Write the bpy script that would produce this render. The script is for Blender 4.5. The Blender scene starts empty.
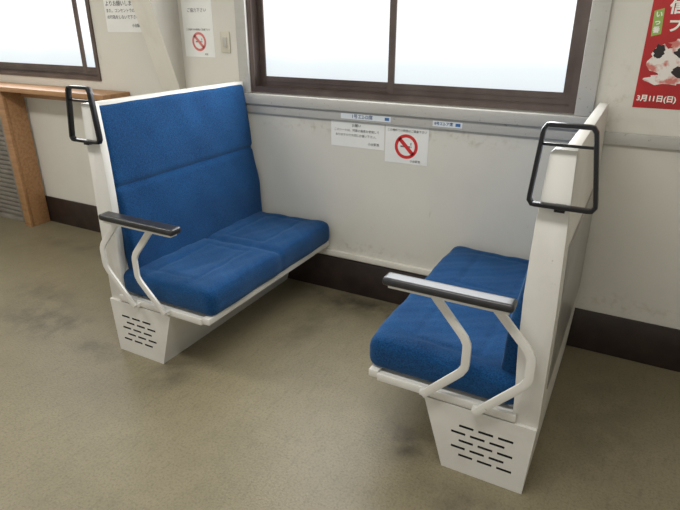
import bpy, bmesh, math
from mathutils import Vector, Matrix
scn=bpy.context.scene
COL=scn.collection
try:
    scn.view_settings.view_transform='Standard'
except Exception: pass

# ------------------------------------------------------------------ materials
def mat(name, col, rough=.6, metal=0., noise=None, bump=None, col2=None, spec=.5, ramp=(.35,.65), detail=4, extra=None):
    m=bpy.data.materials.new(name);m.use_nodes=True
    nt=m.node_tree;b=nt.nodes['Principled BSDF']
    b.inputs['Base Color'].default_value=(*col,1);b.inputs['Roughness'].default_value=rough;b.inputs['Metallic'].default_value=metal
    b.inputs['Specular IOR Level'].default_value=spec
    tc=nt.nodes.new('ShaderNodeTexCoord')
    if noise:
        n=nt.nodes.new('ShaderNodeTexNoise');n.inputs['Scale'].default_value=noise;n.inputs['Detail'].default_value=detail
        nt.links.new(tc.outputs['Object'],n.inputs['Vector'])
        r=nt.nodes.new('ShaderNodeValToRGB');r.color_ramp.elements[0].position=ramp[0];r.color_ramp.elements[1].position=ramp[1]
        r.color_ramp.elements[0].color=(*col,1);r.color_ramp.elements[1].color=(*(col2 or col),1)
        nt.links.new(n.outputs['Fac'],r.inputs['Fac']);nt.links.new(r.outputs['Color'],b.inputs['Base Color'])
    if bump:
        n=nt.nodes.new('ShaderNodeTexNoise');n.inputs['Scale'].default_value=bump[0];n.inputs['Detail'].default_value=3
        nt.links.new(tc.outputs['Object'],n.inputs['Vector'])
        bp=nt.nodes.new('ShaderNodeBump');bp.inputs['Strength'].default_value=bump[1];bp.inputs['Distance'].default_value=bump[2]
        nt.links.new(n.outputs['Fac'],bp.inputs['Height']);nt.links.new(bp.outputs['Normal'],b.inputs['Normal'])
    return m
def sr(r,g,b):
    f=lambda c:((c/255+.055)/1.055)**2.4 if c>10 else c/255/12.92
    return (f(r),f(g),f(b))

def layered(name, base, layers, rough=.5, bump=None, spots=None, plane='xy', spotcol=None):
    """base colour; layers: (scale, stretch, lo, hi, colour, strength); spots: grime patches (x,y,rx,ry,strength)"""
    m=bpy.data.materials.new(name);m.use_nodes=True;nt=m.node_tree;b=nt.nodes['Principled BSDF']
    b.inputs['Roughness'].default_value=rough
    tc=nt.nodes.new('ShaderNodeTexCoord')
    rgb=nt.nodes.new('ShaderNodeRGB');rgb.outputs[0].default_value=(*base,1);cur=rgb.outputs[0]
    def noise(sc,st,det=5):
        mp=nt.nodes.new('ShaderNodeMapping');mp.inputs['Scale'].default_value=st;nt.links.new(tc.outputs['Object'],mp.inputs['Vector'])
        n=nt.nodes.new('ShaderNodeTexNoise');n.inputs['Scale'].default_value=sc;n.inputs['Detail'].default_value=det;n.inputs['Roughness'].default_value=.6
        nt.links.new(mp.outputs[0],n.inputs['Vector']);return n
    def mixin(fac,c):
        nonlocal cur
        mx=nt.nodes.new('ShaderNodeMix');mx.data_type='RGBA'
        nt.links.new(fac,mx.inputs['Factor']);nt.links.new(cur,mx.inputs['A']);mx.inputs['B'].default_value=(*c,1)
        cur=mx.outputs['Result']
    for sc,st,lo,hi,c,k in layers:
        n=noise(sc,st)
        mr=nt.nodes.new('ShaderNodeMapRange');mr.inputs['From Min'].default_value=lo;mr.inputs['From Max'].default_value=hi;mr.inputs['To Max'].default_value=k
        nt.links.new(n.outputs['Fac'],mr.inputs['Value']);mixin(mr.outputs[0],c)
    if spots:
        n=noise(7 if plane=='xy' else 22,(1,1,1),6)
        mrn=nt.nodes.new('ShaderNodeMapRange');mrn.inputs['From Min'].default_value=.36 if plane=='xy' else .5;mrn.inputs['From Max'].default_value=.66
        nt.links.new(n.outputs['Fac'],mrn.inputs['Value'])
        for x,y,rx,ry,k in spots:
            mp=nt.nodes.new('ShaderNodeMapping')
            if plane=='xy': mp.inputs['Scale'].default_value=(1/rx,1/ry,0);mp.inputs['Location'].default_value=(-x/rx,-y/ry,0)
            else: mp.inputs['Scale'].default_value=(1/rx,0,1/ry);mp.inputs['Location'].default_value=(-x/rx,0,-y/ry)
            nt.links.new(tc.outputs['Object'],mp.inputs['Vector'])
            ln=nt.nodes.new('ShaderNodeVectorMath');ln.operation='LENGTH';nt.links.new(mp.outputs[0],ln.inputs[0])
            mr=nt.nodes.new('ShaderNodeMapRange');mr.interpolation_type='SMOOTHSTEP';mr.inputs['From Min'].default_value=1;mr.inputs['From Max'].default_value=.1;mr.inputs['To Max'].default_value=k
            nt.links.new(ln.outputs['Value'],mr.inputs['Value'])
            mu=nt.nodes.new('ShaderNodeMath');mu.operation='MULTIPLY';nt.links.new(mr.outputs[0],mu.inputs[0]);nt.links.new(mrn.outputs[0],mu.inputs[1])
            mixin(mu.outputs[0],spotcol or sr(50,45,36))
    nt.links.new(cur,b.inputs['Base Color'])
    if bump:
        n=nt.nodes.new('ShaderNodeTexNoise');n.inputs['Scale'].default_value=bump[0];n.inputs['Detail'].default_value=4
        nt.links.new(tc.outputs['Object'],n.inputs['Vector'])
        bp=nt.nodes.new('ShaderNodeBump');bp.inputs['Strength'].default_value=bump[1];bp.inputs['Distance'].default_value=bump[2]
        nt.links.new(n.outputs['Fac'],bp.inputs['Height']);nt.links.new(bp.outputs['Normal'],b.inputs['Normal'])
    return m

M_floor=layered('floor_vinyl',sr(130,121,97),[
    (1.3,(1,1,1),.42,.62,sr(119,111,88),.6),
    (10,(1,1,1),.45,.7,sr(139,130,105),.4),
    (95,(1,1,1),.48,.68,sr(90,82,63),.5),
    (150,(1,1,1),.52,.7,sr(154,145,120),.3),
    (40,(1,.25,1),.54,.7,sr(98,90,70),.35)],rough=.42,bump=(110,.35,.004),
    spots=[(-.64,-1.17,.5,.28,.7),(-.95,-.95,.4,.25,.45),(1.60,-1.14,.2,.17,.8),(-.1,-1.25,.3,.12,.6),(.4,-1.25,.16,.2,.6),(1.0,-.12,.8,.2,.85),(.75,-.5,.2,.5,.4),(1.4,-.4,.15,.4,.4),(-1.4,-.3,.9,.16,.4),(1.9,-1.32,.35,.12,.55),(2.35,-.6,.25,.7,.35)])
M_wall=layered('painted_wall',sr(217,214,204),[
    (1.1,(1,1,1),.4,.65,sr(205,202,192),.6),
    (30,(1,1,.25),.68,.76,sr(164,154,134),.5),
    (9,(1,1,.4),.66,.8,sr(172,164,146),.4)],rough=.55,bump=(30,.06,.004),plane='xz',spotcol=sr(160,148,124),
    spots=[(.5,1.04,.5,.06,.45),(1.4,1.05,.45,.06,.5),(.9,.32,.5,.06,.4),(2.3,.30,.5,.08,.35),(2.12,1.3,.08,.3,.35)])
M_ceil=mat('ceiling_paint',sr(220,218,210),.8)
M_base=mat('dark_baseboard',sr(38,28,26),.45,noise=12,col2=sr(52,40,35))
M_white=layered('seat_paint',sr(216,214,207),[(3,(1,1,1),.45,.7,sr(203,200,192),.6),(45,(1,1,1),.69,.76,sr(130,116,98),.55)],rough=.42)
M_trim=layered('trim_paint',sr(188,186,180),[(5,(1,1,3),.5,.75,sr(172,168,160),.5),(60,(1,1,1),.66,.70,sr(104,94,82),.6)],rough=.5)
M_side=layered('brace_side_shade',sr(188,184,174),[(8,(1,1,.5),.5,.7,sr(174,170,160),.6)],rough=.5)  # darker copy of the brace paint, puts shade into its side faces
M_cream=layered('brace_paint',sr(226,222,211),[(8,(1,1,.5),.5,.7,sr(212,207,194),.5),(40,(1,1,.4),.68,.76,sr(160,148,128),.4)],rough=.5)
M_bronze=mat('bronze_frame',sr(86,73,68),.36,.3,noise=6,col2=sr(103,90,84))
M_black=mat('black_plastic',(.006,.006,.007),.3,spec=.35)
M_pad=mat('armrest_pad',(.018,.018,.02),.32,noise=40,col2=(.025,.025,.027),spec=.5)
M_hole=mat('slot_dark',(.012,.012,.012),.9)
M_steel=mat('back_plate',sr(156,153,148),.32,.2,noise=5,col2=sr(140,137,132))
M_wood=layered('counter_wood',sr(174,132,92),[(6,(.6,8,8),.4,.65,sr(142,102,66),.7)],rough=.45)
M_shut=mat('shutter_metal',sr(126,120,112),.5,.1,noise=8,col2=sr(144,138,128))
M_paper=mat('paper',sr(240,240,236),.8,noise=3,col2=sr(232,232,228))
M_sticker=mat('sticker_pale',sr(226,232,236),.5)
M_stblue=mat('sticker_blue',sr(58,110,170),.5)
M_stink=mat('sticker_ink',sr(44,78,128),.6)
M_ink=mat('ink',sr(66,66,70),.8)
M_signred=mat('sign_red',sr(210,44,44),.6)
M_faded=mat('sign_red_faded',sr(214,120,116),.6)
M_fadink=mat('ink_faded',sr(120,118,120),.8)
M_poster=mat('poster_red',sr(190,32,32),.45,noise=5,col2=sr(168,24,28))
M_pwhite=mat('poster_white',sr(232,226,218),.5,noise=22,col2=sr(205,120,110),ramp=(.5,.62))
M_pblack=mat('poster_black',sr(36,26,26),.5)
M_pgreen=mat('poster_green',sr(150,180,90),.5)
M_pwt=mat('poster_white_text',sr(245,240,232),.5)
M_switch=mat('switch_plastic',sr(205,200,184),.5)
def fabric():
    m=bpy.data.materials.new('blue_moquette');m.use_nodes=True;nt=m.node_tree;b=nt.nodes['Principled BSDF']
    tc=nt.nodes.new('ShaderNodeTexCoord')
    n=nt.nodes.new('ShaderNodeTexNoise');n.inputs['Scale'].default_value=190;n.inputs['Detail'].default_value=3
    n2=nt.nodes.new('ShaderNodeTexNoise');n2.inputs['Scale'].default_value=4;n2.inputs['Detail'].default_value=3
    for a in (n,n2): nt.links.new(tc.outputs['Object'],a.inputs['Vector'])
    r=nt.nodes.new('ShaderNodeValToRGB');e=r.color_ramp.elements
    e[0].position=.3;e[0].color=(*sr(11,46,86),1);e[1].position=.72;e[1].color=(*sr(24,78,126),1)
    nt.links.new(n.outputs['Fac'],r.inputs['Fac'])
    mx=nt.nodes.new('ShaderNodeMix');mx.data_type='RGBA';mx.blend_type='MULTIPLY'
    r2=nt.nodes.new('ShaderNodeValToRGB');r2.color_ramp.elements[0].color=(.80,.80,.83,1);r2.color_ramp.elements[0].position=.35;r2.color_ramp.elements[1].position=.65
    nt.links.new(n2.outputs['Fac'],r2.inputs['Fac'])
    mx.inputs['Factor'].default_value=1;nt.links.new(r.outputs[0],mx.inputs['A']);nt.links.new(r2.outputs[0],mx.inputs['B'])
    nt.links.new(mx.outputs['Result'],b.inputs['Base Color'])
    b.inputs['Roughness'].default_value=.95;b.inputs['Specular IOR Level'].default_value=.15
    b.inputs['Sheen Weight'].default_value=.25;b.inputs['Sheen Tint'].default_value=(.4,.6,.85,1)
    bp=nt.nodes.new('ShaderNodeBump');bp.inputs['Strength'].default_value=.4;bp.inputs['Distance'].default_value=.0025
    nt.links.new(n.outputs['Fac'],bp.inputs['Height']);nt.links.new(bp.outputs['Normal'],b.inputs['Normal'])
    return m
M_fab=fabric()
def panemat():  # emission gradient painted on the panes stands in for the daylight outdoors
    m=bpy.data.materials.new('frosted_daylight_glass');m.use_nodes=True;nt=m.node_tree
    b=nt.nodes['Principled BSDF'];b.inputs['Base Color'].default_value=(.1,.11,.12,1);b.inputs['Roughness'].default_value=.3
    tc=nt.nodes.new('ShaderNodeTexCoord');sp=nt.nodes.new('ShaderNodeSeparateXYZ');nt.links.new(tc.outputs['Object'],sp.inputs[0])
    n=nt.nodes.new('ShaderNodeTexNoise');n.inputs['Scale'].default_value=1.5;nt.links.new(tc.outputs['Object'],n.inputs['Vector'])
    ma=nt.nodes.new('ShaderNodeMath');ma.operation='MULTIPLY_ADD';ma.inputs[1].default_value=.12;nt.links.new(n.outputs['Fac'],ma.inputs[0]);nt.links.new(sp.outputs['Z'],ma.inputs[2])
    r=nt.nodes.new('ShaderNodeValToRGB');mr=nt.nodes.new('ShaderNodeMapRange');mr.inputs['From Min'].default_value=1.34;mr.inputs['From Max'].default_value=1.85
    nt.links.new(ma.outputs[0],mr.inputs['Value']);nt.links.new(mr.outputs[0],r.inputs['Fac'])
    e=r.color_ramp.elements;e[0].color=(.70,.76,.79,1);e[1].color=(1.0,1.0,1.0,1);e[1].position=.6
    x=r.color_ramp.elements.new(.22);x.color=(.78,.84,.87,1);x=r.color_ramp.elements.new(.34);x.color=(.92,.95,.97,1)
    nt.links.new(r.outputs[0],b.inputs['Emission Color']);b.inputs['Emission Strength'].default_value=1.05
    return m
M_pane=panemat()

# ------------------------------------------------------------------ mesh helpers
class MB:
    def __init__(s): s.v=[];s.f=[];s.m=[]
    def box(s,a,b,mi=0):
        x0,y0,z0=[min(p,q) for p,q in zip(a,b)];x1,y1,z1=[max(p,q) for p,q in zip(a,b)]
        o=len(s.v);s.v+=[(x0,y0,z0),(x1,y0,z0),(x1,y1,z0),(x0,y1,z0),(x0,y0,z1),(x1,y0,z1),(x1,y1,z1),(x0,y1,z1)]
        for q in [(0,3,2,1),(4,5,6,7),(0,1,5,4),(1,2,6,5),(2,3,7,6),(3,0,4,7)]:
            s.f.append([o+i for i in q]);s.m.append(mi)
        return s
    def prism(s,poly,y0,y1,mi=0):
        o=len(s.v);n=len(poly)
        s.v+=[(p[0],y0,p[1]) for p in poly]+[(p[0],y1,p[1]) for p in poly]
        s.f.append([o+i for i in range(n)]);s.m.append(mi);s.f.append([o+n+i for i in range(n)][::-1]);s.m.append(mi)
        for i in range(n):
            j=(i+1)%n;s.f.append([o+i,o+n+i,o+n+j,o+j]);s.m.append(mi)
        return s
def finish(name,mb,mats,parent=None,bevel=0,seg=2,smooth=True,loc=(0,0,0),weld=False):
    me=bpy.data.meshes.new(name);me.from_pydata([tuple(Vector(v)-Vector(loc)) for v in mb.v],[],mb.f)
    for m in mats: me.materials.append(m)
    for p,mi in zip(me.polygons,mb.m): p.material_index=mi
    bm=bmesh.new();bm.from_mesh(me)
    if weld: bmesh.ops.remove_doubles(bm,verts=bm.verts,dist=1e-5)
    bmesh.ops.recalc_face_normals(bm,faces=bm.faces)
    if bevel:
        es=[e for e in bm.edges if len(e.link_faces)==2 and e.calc_face_angle(0)>.5]
        bmesh.ops.bevel(bm,geom=es,offset=bevel,segments=seg,affect='EDGES',profile=.5,clamp_overlap=True)
    bm.to_mesh(me);bm.free()
    if smooth:
        for p in me.polygons: p.use_smooth=True
        try: me.set_sharp_from_angle(angle=math.radians(30))
        except Exception: pass
    ob=bpy.data.objects.new(name,me);COL.objects.link(ob);ob.location=loc
    if parent: ob.parent=parent
    return ob
def tag(o,label,cat,group=None):
    o['label']=label;o['category']=cat
    if group:o['group']=group
def struct(o): o['kind']='structure'
def empty(name,loc):
    e=bpy.data.objects.new(name,None);e.empty_display_size=.1;e.location=loc;COL.objects.link(e);return e

def gridbox(a,b,r,n=(20,30,8),disp=None):
    c=[(p+q)/2 for p,q in zip(a,b)];h=[abs(q-p)/2 for p,q in zip(a,b)]
    def samples(k,hh):
        e=min(r/hh,.9);out=[-1,-1+e*.12,-1+e*.3,-1+e*.6]
        st=-1+e
        out+=[st+(2-2*e)*i/k for i in range(k+1)]
        out+=[-x for x in reversed(out[:4])]
        return out
    S=[samples(n[i],h[i]) for i in range(3)]
    mb=MB()
    def pt(t):
        p=[t[i]*h[i] for i in range(3)];q=[max(-(h[i]-r),min(h[i]-r,p[i])) for i in range(3)]
        d=Vector([p[i]-q[i] for i in range(3)])
        if d.length>1e-9: d=d.normalized()*r
        w=Vector(q)+d+Vector(c)
        if disp: w=disp(w,t)
        return tuple(w)
    for ax in range(3):
        u,v=[i for i in range(3) if i!=ax]
        for sgn in (-1,1):
            o=len(mb.v)
            for iu in S[u]:
                for iv in S[v]:
                    t=[0,0,0];t[ax]=sgn;t[u]=iu;t[v]=iv;mb.v.append(pt(t))
            L=len(S[v])
            for i in range(len(S[u])-1):
                for j in range(L-1):
                    mb.f.append([o+i*L+j,o+(i+1)*L+j,o+(i+1)*L+j+1,o+i*L+j+1]);mb.m.append(0)
    return mb
def chaikin(p,closed=False,it=3,k=.25):
    for _ in range(it):
        q=[];n=len(p)
        rng=range(n) if closed else range(n-1)
        if not closed:q.append(p[0])
        for i in rng:
            a,b=p[i],p[(i+1)%n]
            if closed or i>0: q.append((a[0]*(1-k)+b[0]*k,a[1]*(1-k)+b[1]*k))
            if closed or i<n-2: q.append((a[0]*k+b[0]*(1-k),a[1]*k+b[1]*(1-k)))
        if not closed:q.append(p[-1])
        p=q
    return p
def sweep(mb,path,w,yc,d,closed=False,mi=0,ch=.25):
    n=len(path);rings=[]
    sec=[(-w/2,-d/2+d*ch),(-w/2+w*ch,-d/2),(w/2-w*ch,-d/2),(w/2,-d/2+d*ch),(w/2,d/2-d*ch),(w/2-w*ch,d/2),(-w/2+w*ch,d/2),(-w/2,d/2-d*ch)]
    for i in range(n):
        a=path[(i-1)%n] if closed or i>0 else path[i];b=path[(i+1)%n] if closed or i<n-1 else path[i]
        t=Vector((b[0]-a[0],b[1]-a[1])).normalized();nx,nz=-t.y,t.x
        o=len(mb.v);rings.append(o)
        for s,y in sec: mb.v.append((path[i][0]+nx*s,yc+y,path[i][1]+nz*s))
    for i in range(n if closed else n-1):
        a,b=rings[i],rings[(i+1)%n]
        for k in range(8):
            mb.f.append([a+k,a+(k+1)%8,b+(k+1)%8,b+k]);mb.m.append(mi)
    if not closed:
        mb.f.append([rings[0]+k for k in range(8)]);mb.m.append(mi);mb.f.append([rings[-1]+k for k in range(8)][::-1]);mb.m.append(mi)
    return mb
def text(name,body,size,loc,mt,parent=None,align='CENTER',rotz=0,sx=1.,bold=0.):
    cu=bpy.data.curves.new(name,'FONT');cu.body=body;cu.size=size;cu.align_x=align;cu.align_y='CENTER';cu.offset=bold;cu.extrude=.0002;cu.resolution_u=2
    o=bpy.data.objects.new(name,cu);COL.objects.link(o)
    dg=bpy.context.evaluated_depsgraph_get();me=bpy.data.meshes.new_from_object(o.evaluated_get(dg));bpy.data.objects.remove(o)
    me.materials.clear();me.materials.append(mt)
    ob=bpy.data.objects.new(name,me);COL.objects.link(ob)
    ob.matrix_world=Matrix.Translation(loc)@Matrix.Rotation(rotz,4,'Y')@Matrix.Rotation(math.pi/2,4,'X')@Matrix.Diagonal((sx,1,1,1))
    if parent:
        ob.parent=parent;ob.matrix_parent_inverse=Matrix.Translation(parent.location).inverted()
    return ob

# ------------------------------------------------------------------ room
XL,XRR,YF,H=-3.1,3.6,-5.2,2.6
struct(finish('floor',MB().box((XL,YF,-.05),(XRR,.1,0)),[M_floor],smooth=False))
struct(finish('ceiling',MB().box((XL,YF,H),(XRR,.1,H+.05)),[M_ceil],smooth=False))
W1=(.09,1.955,1.22,2.15);W2=(-2.95,-1.25,1.22,2.15)
w=MB();T=.12
w.box((XL,0,0),(XRR,T,1.22)).box((XL,0,2.15),(XRR,T,H))
w.box((XL,0,1.22),(W2[0],T,2.15)).box((W2[1],0,1.22),(W1[0],T,2.15)).box((W1[1],0,1.22),(XRR,T,2.15))
struct(finish('wall_back',w,[M_wall],smooth=False))
struct(finish('wall_left',MB().box((XL-.1,YF,0),(XL,T,H)),[M_wall],smooth=False))
struct(finish('wall_right',MB().box((XRR,YF,0),(XRR+.1,T,H)),[M_wall],smooth=False))
struct(finish('baseboard_back',MB().box((XL,-.014,0),(XRR,0,.228)),[M_base],bevel=.003))
def window(name,x0,x1,z0,z1,mull):
    m=MB();y0,y1=-.012,.1
    fr=.030
    m.box((x0,y0,z0),(x0+fr,y1,z1)).box((x1-fr,y0,z0),(x1,y1,z1))
    m.box((x0+fr,y0+.001,z0),(x1-fr,y1,z0+.024)).box((x0+fr,y0+.001,z1-fr),(x1-fr,y1,z1))
    for yy,hh in ((-.008,.006),(.004,.010),(.048,.014)): m.box((x0+fr,yy,z0+.024),(x1-fr,yy+.004,z0+.024+hh))
    def sash(a,b,yy):
        s=.036
        m.box((a,yy,z0+.029),(a+s,yy+.026,z1-fr)).box((b-s,yy,z0+.029),(b,yy+.026,z1-fr))
        m.box((a+s,yy+.001,z0+.029),(b-s,yy+.025,z0+.029+.060)).box((a+s,yy+.001,z1-fr-.05),(b-s,yy+.025,z1-fr))
        m.box((a+s,yy-.003,z0+.060),(b-s,yy+.001,z0+.064))
        m.box((a+s*.7,yy+.011,z0+.07),(b-s*.7,yy+.017,z1-fr-.03),1)
    sash(x0+fr+.001,mull+.028,.052);sash(mull-.034,x1-fr-.001,.018)
    o=finish(name,m,[M_bronze,M_pane],smooth=False);struct(o);return o
window('window_1',*W1[:2],1.22,2.15,1.02)
window('window_2',*W2[:2],1.22,2.15,-1.42)
t=MB().box((1.956,-.03,1.213),(2.035,0,2.2)).box((.015,-.03,1.213),(.089,0,2.2))
struct(finish('trim_1',t,[M_trim],bevel=.004))
t=MB().prism([(.0,1.151),(2.04,1.151),(2.04,1.212),(.0,1.212)],-.045,0)
struct(finish('trim_2',t,[M_trim],bevel=.006))
t=MB().box((-.44,-.022,1.095),(XRR,0,1.15))
struct(finish('trim_3',t,[M_trim],bevel=.004))
t=MB().box((.05,-.024,.240),(2.05,0,.276))
struct(finish('trim_5',t,[M_cream],bevel=.004))
bm_=MB()
def slab(mb,x0,x1,pts):
    o=len(mb.v);n=len(pts)
    mb.v+=[(x0,p[0],p[1]) for p in pts]+[(x1,p[0],p[1]) for p in pts]
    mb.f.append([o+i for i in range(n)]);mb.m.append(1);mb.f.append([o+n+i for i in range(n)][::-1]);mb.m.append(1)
    for i in range(n):
        j=(i+1)%n;mb.f.append([o+i,o+n+i,o+n+j,o+j]);mb.m.append(0)
slab(bm_,-.61,-.45,[(0,.9),(-.02,.9),(-.03,1.12),(-.50,H),(0,H)])
struct(finish('trim_4',bm_,[M_cream,M_side],smooth=False))

# ------------------------------------------------------------------ seats
def seat(x0,s,label):
    cx=x0+s*.3;root=empty('train_seat',(cx,-.6,0));tag(root,label,'seat','facing pair of railway box seats')
    loc=Vector((cx,-.6,0))
    X=lambda u:x0+s*u
    YB=-.03
    def P(name,mb,mats,parent=root,**k):
        mb2=MB();mb2.f=mb.f;mb2.m=mb.m
        mb2.v=[tuple(Vector((X(v[0]),v[1],v[2]))-loc) for v in mb.v]
        return finish(name,mb2,mats,parent,**k)
    b=P('base',MB().prism([(0,0),(.31,0),(.40,.30),(-.015,.30)],-1.18,YB),[M_white,M_hole],smooth=False)
    c=MB()
    for r in range(5):
        z=.218-r*.034;off=(r%2)*.03
        for k in range(3):
            u0=.055+off+k*.073-r*.002
            if u0+.055>.31+.3*z-.03: continue
            c.box((u0,-1.2,z-.005),(u0+.055,-1.165,z+.005),1)
    cut=P('cutter',c,[M_white,M_hole])
    md=b.modifiers.new('b','BOOLEAN');md.object=cut;md.operation='DIFFERENCE';md.solver='EXACT';md.material_mode='INDEX'
    dg=bpy.context.evaluated_depsgraph_get();dg.update()
    me=bpy.data.meshes.new_from_object(b.evaluated_get(dg));b.modifiers.clear();b.data=me;bpy.data.objects.remove(cut)
    for p in me.polygons: p.use_smooth=False
    f=MB().box((.02,-1.165,.301),(.60,YB,.33)).box((.60,-1.172,.310),(.640,YB,.342)).box((.06,-1.18,.305),(.60,-1.165,.338))
    P('seat_frame',f,[M_white],bevel=.003)
    ym=-.59
    def dsp(w,t):
        if t[2]>.2:
            u,y=w.x,w.y;k=min(1,(t[2]-.2)/.8)
            g=-.012*math.exp(-((y-ym)/.022)**2)
            for yc in (-.87,-.31):
                dy=abs(y-yc);du=abs(u-.36)
                sm=lambda q:1/(1+math.exp(-q/.02))
                g-=.005*math.exp(-((du-.13)/.013)**2)*sm(.2-dy)
                g-=.005*math.exp(-((dy-.2)/.013)**2)*sm(.13-du)
                g-=.010*max(0,1-(dy/.22)**2)*max(0,1-(du/.16)**2)
                g+=.008*math.exp(-(dy/.26)**4)
            g+=.010*max(0,(u-.2)/.44)-.005
            g+=.003*math.sin(u*31+y*17)*math.sin(y*23-u*11)+.0012*math.sin(u*70+y*33)*math.sin(y*61)
            w=w+Vector((0,0,g*k))
        if t[0]>.5: w=w+Vector((.003*math.sin(w.y*19+1.)*(t[0]-.5)*2-.003*math.exp(-((w.y-ym)/.03)**2),0,0))
        return w
    P('seat_cushion',gridbox((.06,-1.16,.336),(.662,YB,.472),.046,(52,96,5),dsp),[M_fab],weld=True)
    def dspb(w,t):
        z=w.z;k=(z-.47)/.79
        off=.076-.09*k
        w=w+Vector((off,0,0))
        if t[0]>.2:
            g=-.012*math.exp(-((z-.885)/.014)**2)
            g+=.014*math.exp(-((z-.66)/.13)**2)+.004*math.exp(-((z-1.07)/.12)**2)
            g+=.0025*math.sin(z*21+w.y*9)*math.sin(w.y*17-z*5)
            w=w+Vector((g,0,0))
        w.x=max(w.x,.016)
        return w
    P('backrest',gridbox((.0,-1.123,.44),(.070,YB-.002,1.270),.026,(3,40,70),dspb),[M_fab],weld=True)
    bp=MB().prism([(.006,1.280),(.045,1.280),(.045,1.24),(.02,1.0),(.085,.45),(.10,.33),(-.015,.30),(-.012,.75)],-1.125,YB)
    P('back_shell',bp,[M_white],bevel=.003)
    st=MB().prism([(-.012,.95),(.0,.95),(.0,.40),(-.0175,.40)],-1.06,-.1)
    o=P('back_plate',st,[M_steel],bevel=.001);o['label']='dull grey metal plate on the outer back'
    ep=MB().prism([(.006,1.280),(.070,1.280),(.078,1.270),(.092,1.05),(.096,.8),(.090,.6),(.08,.45),(.075,.345),(.075,.298),(-.017,.298),(-.012,.75)],-1.166,-1.125)
    P('end_panel',ep,[M_white],bevel=.003)
    ar=empty('armrest',(0,0,0));ar.parent=root
    pad=gridbox((.105,-1.258,.768),(.56,-1.192,.799),.012,(20,6,2),lambda w,t:w+Vector((0,0,.012*max(0,-(w.x-.2))*1.)))
    o=P('armrest_pad',pad,[M_pad],ar,weld=True);o['label']='dark armrest pad with rounded ends'
    br=MB();br.box((.12,-1.245,.757),(.54,-1.205,.770))
    P('armrest_rail',br,[M_white],ar,bevel=.002)
    for top,k1,k2,bot in (((.385,.757),(.25,.60),(.25,.485),(.40,.328)),((.17,.757),(.035,.61),(.035,.50),(.20,.318))):
        pth=chaikin([top,k1,k2,bot],it=2,k=.11)
        mb=sweep(MB(),pth,.030,-1.208,.012,ch=.08)
        mb.box((bot[0]-.02,-1.206,bot[1]-.006),(bot[0]+.012,-1.178,bot[1]+.012))
        P('armrest_bracket',mb,[M_white],ar)
    hd=[(-.034,1.352),(.102,1.352),(.119,1.115),(-.070,1.115)]
    mb=sweep(MB(),chaikin(hd,True,2,.06),.013,-1.183,.026,True,ch=.15)
    sweep(mb,[(-.038,1.295),(.103,1.295)],.008,-1.178,.012)
    mb.box((.012,-1.19,1.100),(.042,-1.155,1.120))
    o=P('grab_handle',mb,[M_black]);o['label']='black grab handle loop at the backrest shoulder'
    return root
seat(0.,1,'railway box seat with blue moquette cushions, white frame, beside wooden counter')
seat(2.101,-1,'railway box seat with blue moquette cushions, white frame, beside red poster')

# ------------------------------------------------------------------ counter, cabinet
cr=empty('counter_table',(-1.9,-.1,0));tag(cr,'narrow varnished wooden counter under the window with plank legs','counter')
def C(name,mb,mt,bev=.004):
    o=finish(name,mb,[mt],cr,bevel=bev);o.matrix_parent_inverse=Matrix.Translation(cr.location).inverted();return o
C('counter_top',MB().box((XL+.02,-.24,1.125),(-.98,-.002,1.16)),M_wood)
C('counter_apron',MB().box((XL+.05,-.04,1.06),(-1.0,-.003,1.125)),M_wood,.002)
C('counter_leg',MB().box((-2.25,-.20,0),(-2.17,-.17,1.125)).box((-2.20,-.17,0),(-2.17,-.02,1.125)),M_wood)
sm=MB().box((-3.05,-.12,.03),(-2.33,-.1,1.02))
for i in range(23):
    z=.05+i*.041;sm.prism([(-3.04,z),(-2.34,z),(-2.34,z+.03),(-3.04,z+.03)],-.132,-.12)
sm.box((-3.07,-.15,0),(-3.03,-.05,1.04)).box((-2.35,-.15,0),(-2.31,-.05,1.04)).box((-3.03,-.149,1.02),(-2.35,-.05,1.039)).box((-3.03,-.149,0),(-2.35,-.05,.03))
o=finish('louvered_heater_cabinet',sm,[M_shut],bevel=.002);tag(o,'grey slatted metal cabinet standing under the wooden counter','cabinet')

# ------------------------------------------------------------------ notices
def paper(name,x0,x1,z0,z1,y,mt,label,cat):
    loc=((x0+x1)/2,y,(z0+z1)/2)
    o=finish(name,MB().box((x0,y-.0015,z0),(x1,y,z1)),[mt],smooth=False,loc=loc);tag(o,label,cat);return o
n=paper('paper_notice',-1.11,-.69,1.55,1.83,0,M_paper,'white printed notice taped beside the window above the counter','notice')  # printed sheet of paper on the wall
text('lettering','よりお願いします。',.036,(-.935,-.0025,1.725),M_ink,n)
text('lettering','また、コンセントでの充電等',.027,(-.92,-.0025,1.682),M_ink,n)
text('lettering','の行為をしないで下さい。',.027,(-.93,-.0025,1.642),M_ink,n)
text('lettering','小出駅長',.024,(-.82,-.0025,1.59),M_ink,n)
n=paper('paper_notice',.645,.985,.945,1.09,0,M_paper,'white landscape notice with three printed lines below the sill','notice')
text('lettering','お願い',.02,(.81,-.0025,1.068),M_ink,n)
text('lettering','このシートは、列車の座席を使用して',.017,(.81,-.0025,1.04),M_ink,n)
text('lettering','おりますので大切にお使い下さい。',.017,(.81,-.0025,1.012),M_ink,n)
text('lettering','小出駅長',.018,(.92,-.0025,.97),M_ink,n)
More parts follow.
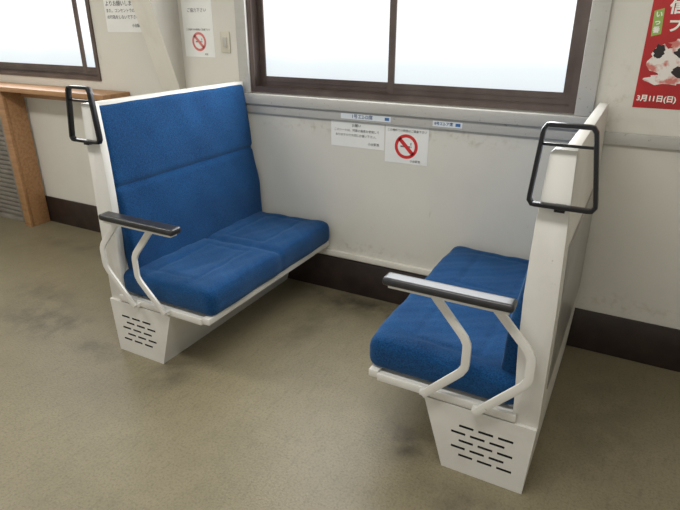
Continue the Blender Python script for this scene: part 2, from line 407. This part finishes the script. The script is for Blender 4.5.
def nosmoke(x0,x1,z0,z1,r,cy,t1,t2,s1,label,extra=None,mred=None,mink=None):
    mred=mred or M_signred;mink=mink or M_ink
    n=paper('no_smoking_sign',x0,x1,z0,z1,0,M_paper,label,'sign')
    cx=(x0+x1)/2;y=-.0024
    mb=MB();N=40
    for i in range(N):
        a=2*math.pi*i/N;mb.v+=[(cx+r*math.cos(a),y,cy+r*math.sin(a)),(cx+r*.74*math.cos(a),y,cy+r*.74*math.sin(a))]
    for i in range(N):
        j=(i+1)%N;mb.f.append([2*i,2*j,2*j+1,2*i+1]);mb.m.append(0)
    k=.11*r;q=.62*r
    o=len(mb.v);mb.v+=[(cx-q-k,y,cy+q-k),(cx-q+k,y,cy+q+k),(cx+q+k,y,cy-q+k),(cx+q-k,y,cy-q-k)];mb.f.append([o,o+1,o+2,o+3]);mb.m.append(0)
    ob=finish('prohibition_ring',mb,[mred],n,smooth=False);ob.matrix_parent_inverse=Matrix.Translation(n.location).inverted()
    c=MB();yy=-.0020
    c.box((cx-r*.5,yy,cy-r*.07),(cx+r*.35,yy+.0004,cy+r*.06)).box((cx+r*.4,yy,cy-r*.07),(cx+r*.46,yy+.0004,cy+r*.06)).box((cx+r*.36,yy,cy+r*.12),(cx+r*.44,yy+.0004,cy+r*.34))
    ob=finish('cigarette_symbol',c,[M_fadink],n,smooth=False);ob.matrix_parent_inverse=Matrix.Translation(n.location).inverted()
    text('lettering',t1,s1,(cx,y,cy+r*1.25),mink,n);text('lettering',t2,s1,(cx+(x1-x0)*.22,y,z0+.016),mink,n)
    if extra: text('lettering',extra,.026,(cx,y,1.68),mink,n)
nosmoke(.992,1.245,.885,1.095,.068,.98,'この場所での喫煙はご遠慮下さい','小出駅長',.0155,'white no smoking sign with red prohibition ring below the sill')
nosmoke(-.42,-.18,1.41,1.82,.056,1.50,'この場所での喫煙はご遠慮下さい','駅長',.013,'tall white no smoking sheet with faded ring near the light switch','ご協力下さい',M_faded,M_fadink)
for x0,x1,tx in ((.72,1.03,'1号エ2-D席'),(1.27,1.43,'8号エ2-ア席')):
    n=paper('seat_number_sticker',x0,x1,1.108,1.138,-.022,M_sticker,'pale blue seat number sticker on the window ledge fascia','sticker')  # thin sticker stuck on the trim face
    text('lettering',tx,.026 if x1-x0>.2 else .019,((x0+x1)/2-.02,-.0242,1.123),M_stink,n,bold=.0003)
    b=MB().box((x1-.036,-.0242,1.115),(x1-.010,-.0236,1.131));ob=finish('sticker_mark',b,[M_stblue],n,smooth=False);ob.matrix_parent_inverse=Matrix.Translation(n.location).inverted()
sw=finish('light_switch',MB().box((-.125,-.008,1.44),(-.055,0,1.56)).box((-.105,-.014,1.47),(-.075,-.007,1.53),1),[M_switch,M_trim],bevel=.002);tag(sw,'small beige wall switch plate beside the window','switch')
p=paper('red_event_poster',2.19,2.62,1.265,1.865,0,M_poster,'red event poster with white lettering and date on the wall','poster')
def pp(name,poly,mt,y=-.0024):
    mb=MB();mb.v=[(a,y,b) for a,b in poly];mb.f=[list(range(len(poly)))];mb.m=[0]
    ob=finish(name,mb,[mt],p,smooth=False);ob.matrix_parent_inverse=Matrix.Translation(p.location).inverted()
import random
random.seed(4)
def blob(cx,cz,rx,rz,n=22,j=.25): return [(cx+rx*math.cos(2*math.pi*i/n)*(1+random.uniform(-j,j)),cz+rz*math.sin(2*math.pi*i/n)*(1+random.uniform(-j,j))) for i in range(n)]
pp('poster_shape',blob(2.29,1.46,.07,.065),M_pwhite);pp('poster_shape',blob(2.43,1.46,.06,.065),M_pwhite)
pp('poster_shape',blob(2.34,1.53,.06,.025),M_pwhite,-.0025);pp('poster_shape',blob(2.30,1.385,.08,.02),M_pwhite,-.0025)
pp('poster_shape',blob(2.25,1.50,.02,.03),M_pblack,-.0027);pp('poster_shape',blob(2.37,1.42,.06,.025),M_pblack,-.0027);pp('poster_shape',blob(2.34,1.50,.03,.02),M_pblack,-.0027)
pp('poster_shape',[(2.207,1.56),(2.243,1.57),(2.238,1.67),(2.202,1.66)],M_pgreen,-.003)
for i,ch in enumerate('いっ番'): text('lettering',ch,.026,(2.222,-.0034,1.645-i*.03),M_pwt,p,bold=.001)
text('lettering','信州',.060,(2.255,-.003,1.672),M_pwt,p,align='LEFT',bold=.002)
text('lettering','プスまつり',.055,(2.262,-.003,1.600),M_pwt,p,align='LEFT',bold=.002)
text('lettering','3月11日(日)',.030,(2.20,-.003,1.305),M_pwt,p,align='LEFT',bold=.001)

# ------------------------------------------------------------------ light
wd=bpy.data.worlds.new('world');scn.world=wd;wd.use_nodes=True;bg=wd.node_tree.nodes['Background'];bg.inputs[0].default_value=(1,.99,.97,1);bg.inputs[1].default_value=.78
def area(loc,rot,sx,sy,e,c=(1,1,1)):
    l=bpy.data.lights.new('room_area_light','AREA');l.shape='RECTANGLE';l.size=sx;l.size_y=sy;l.energy=e;l.color=c  # shared by the overhead and the window lamps; no fixtures are modelled
    o=bpy.data.objects.new('area_light',l);o.location=loc;o.rotation_euler=rot;COL.objects.link(o);return o
area((1.6,-2.0,H-.03),(0,0,0),1.2,.3,28,(1,.985,.955))
area((-1.2,-2.0,H-.03),(0,0,0),1.2,.3,34,(1,.985,.955))
area((1.02,.0,1.72),(math.radians(-90),0,0),1.7,.75,40,(.96,.98,1))  # added lamp just inside the panes, throws window daylight into the room
area((-2.1,.0,1.72),(math.radians(-90),0,0),1.5,.75,18,(.96,.98,1))  # added daylight lamp for the left window

# ------------------------------------------------------------------ camera
cam=bpy.data.cameras.new('camera');co=bpy.data.objects.new('camera',cam);COL.objects.link(co)
yaw,pit=.4928,.4009
F=Vector((-math.sin(yaw)*math.cos(pit),math.cos(yaw)*math.cos(pit),-math.sin(pit)))
co.rotation_euler=F.to_track_quat('-Z','Y').to_euler();co.location=(2.2387,-2.8611,1.622)
cam.sensor_fit='HORIZONTAL';cam.sensor_width=36;cam.lens=553.09/680*36;cam.clip_start=.02
scn.camera=co
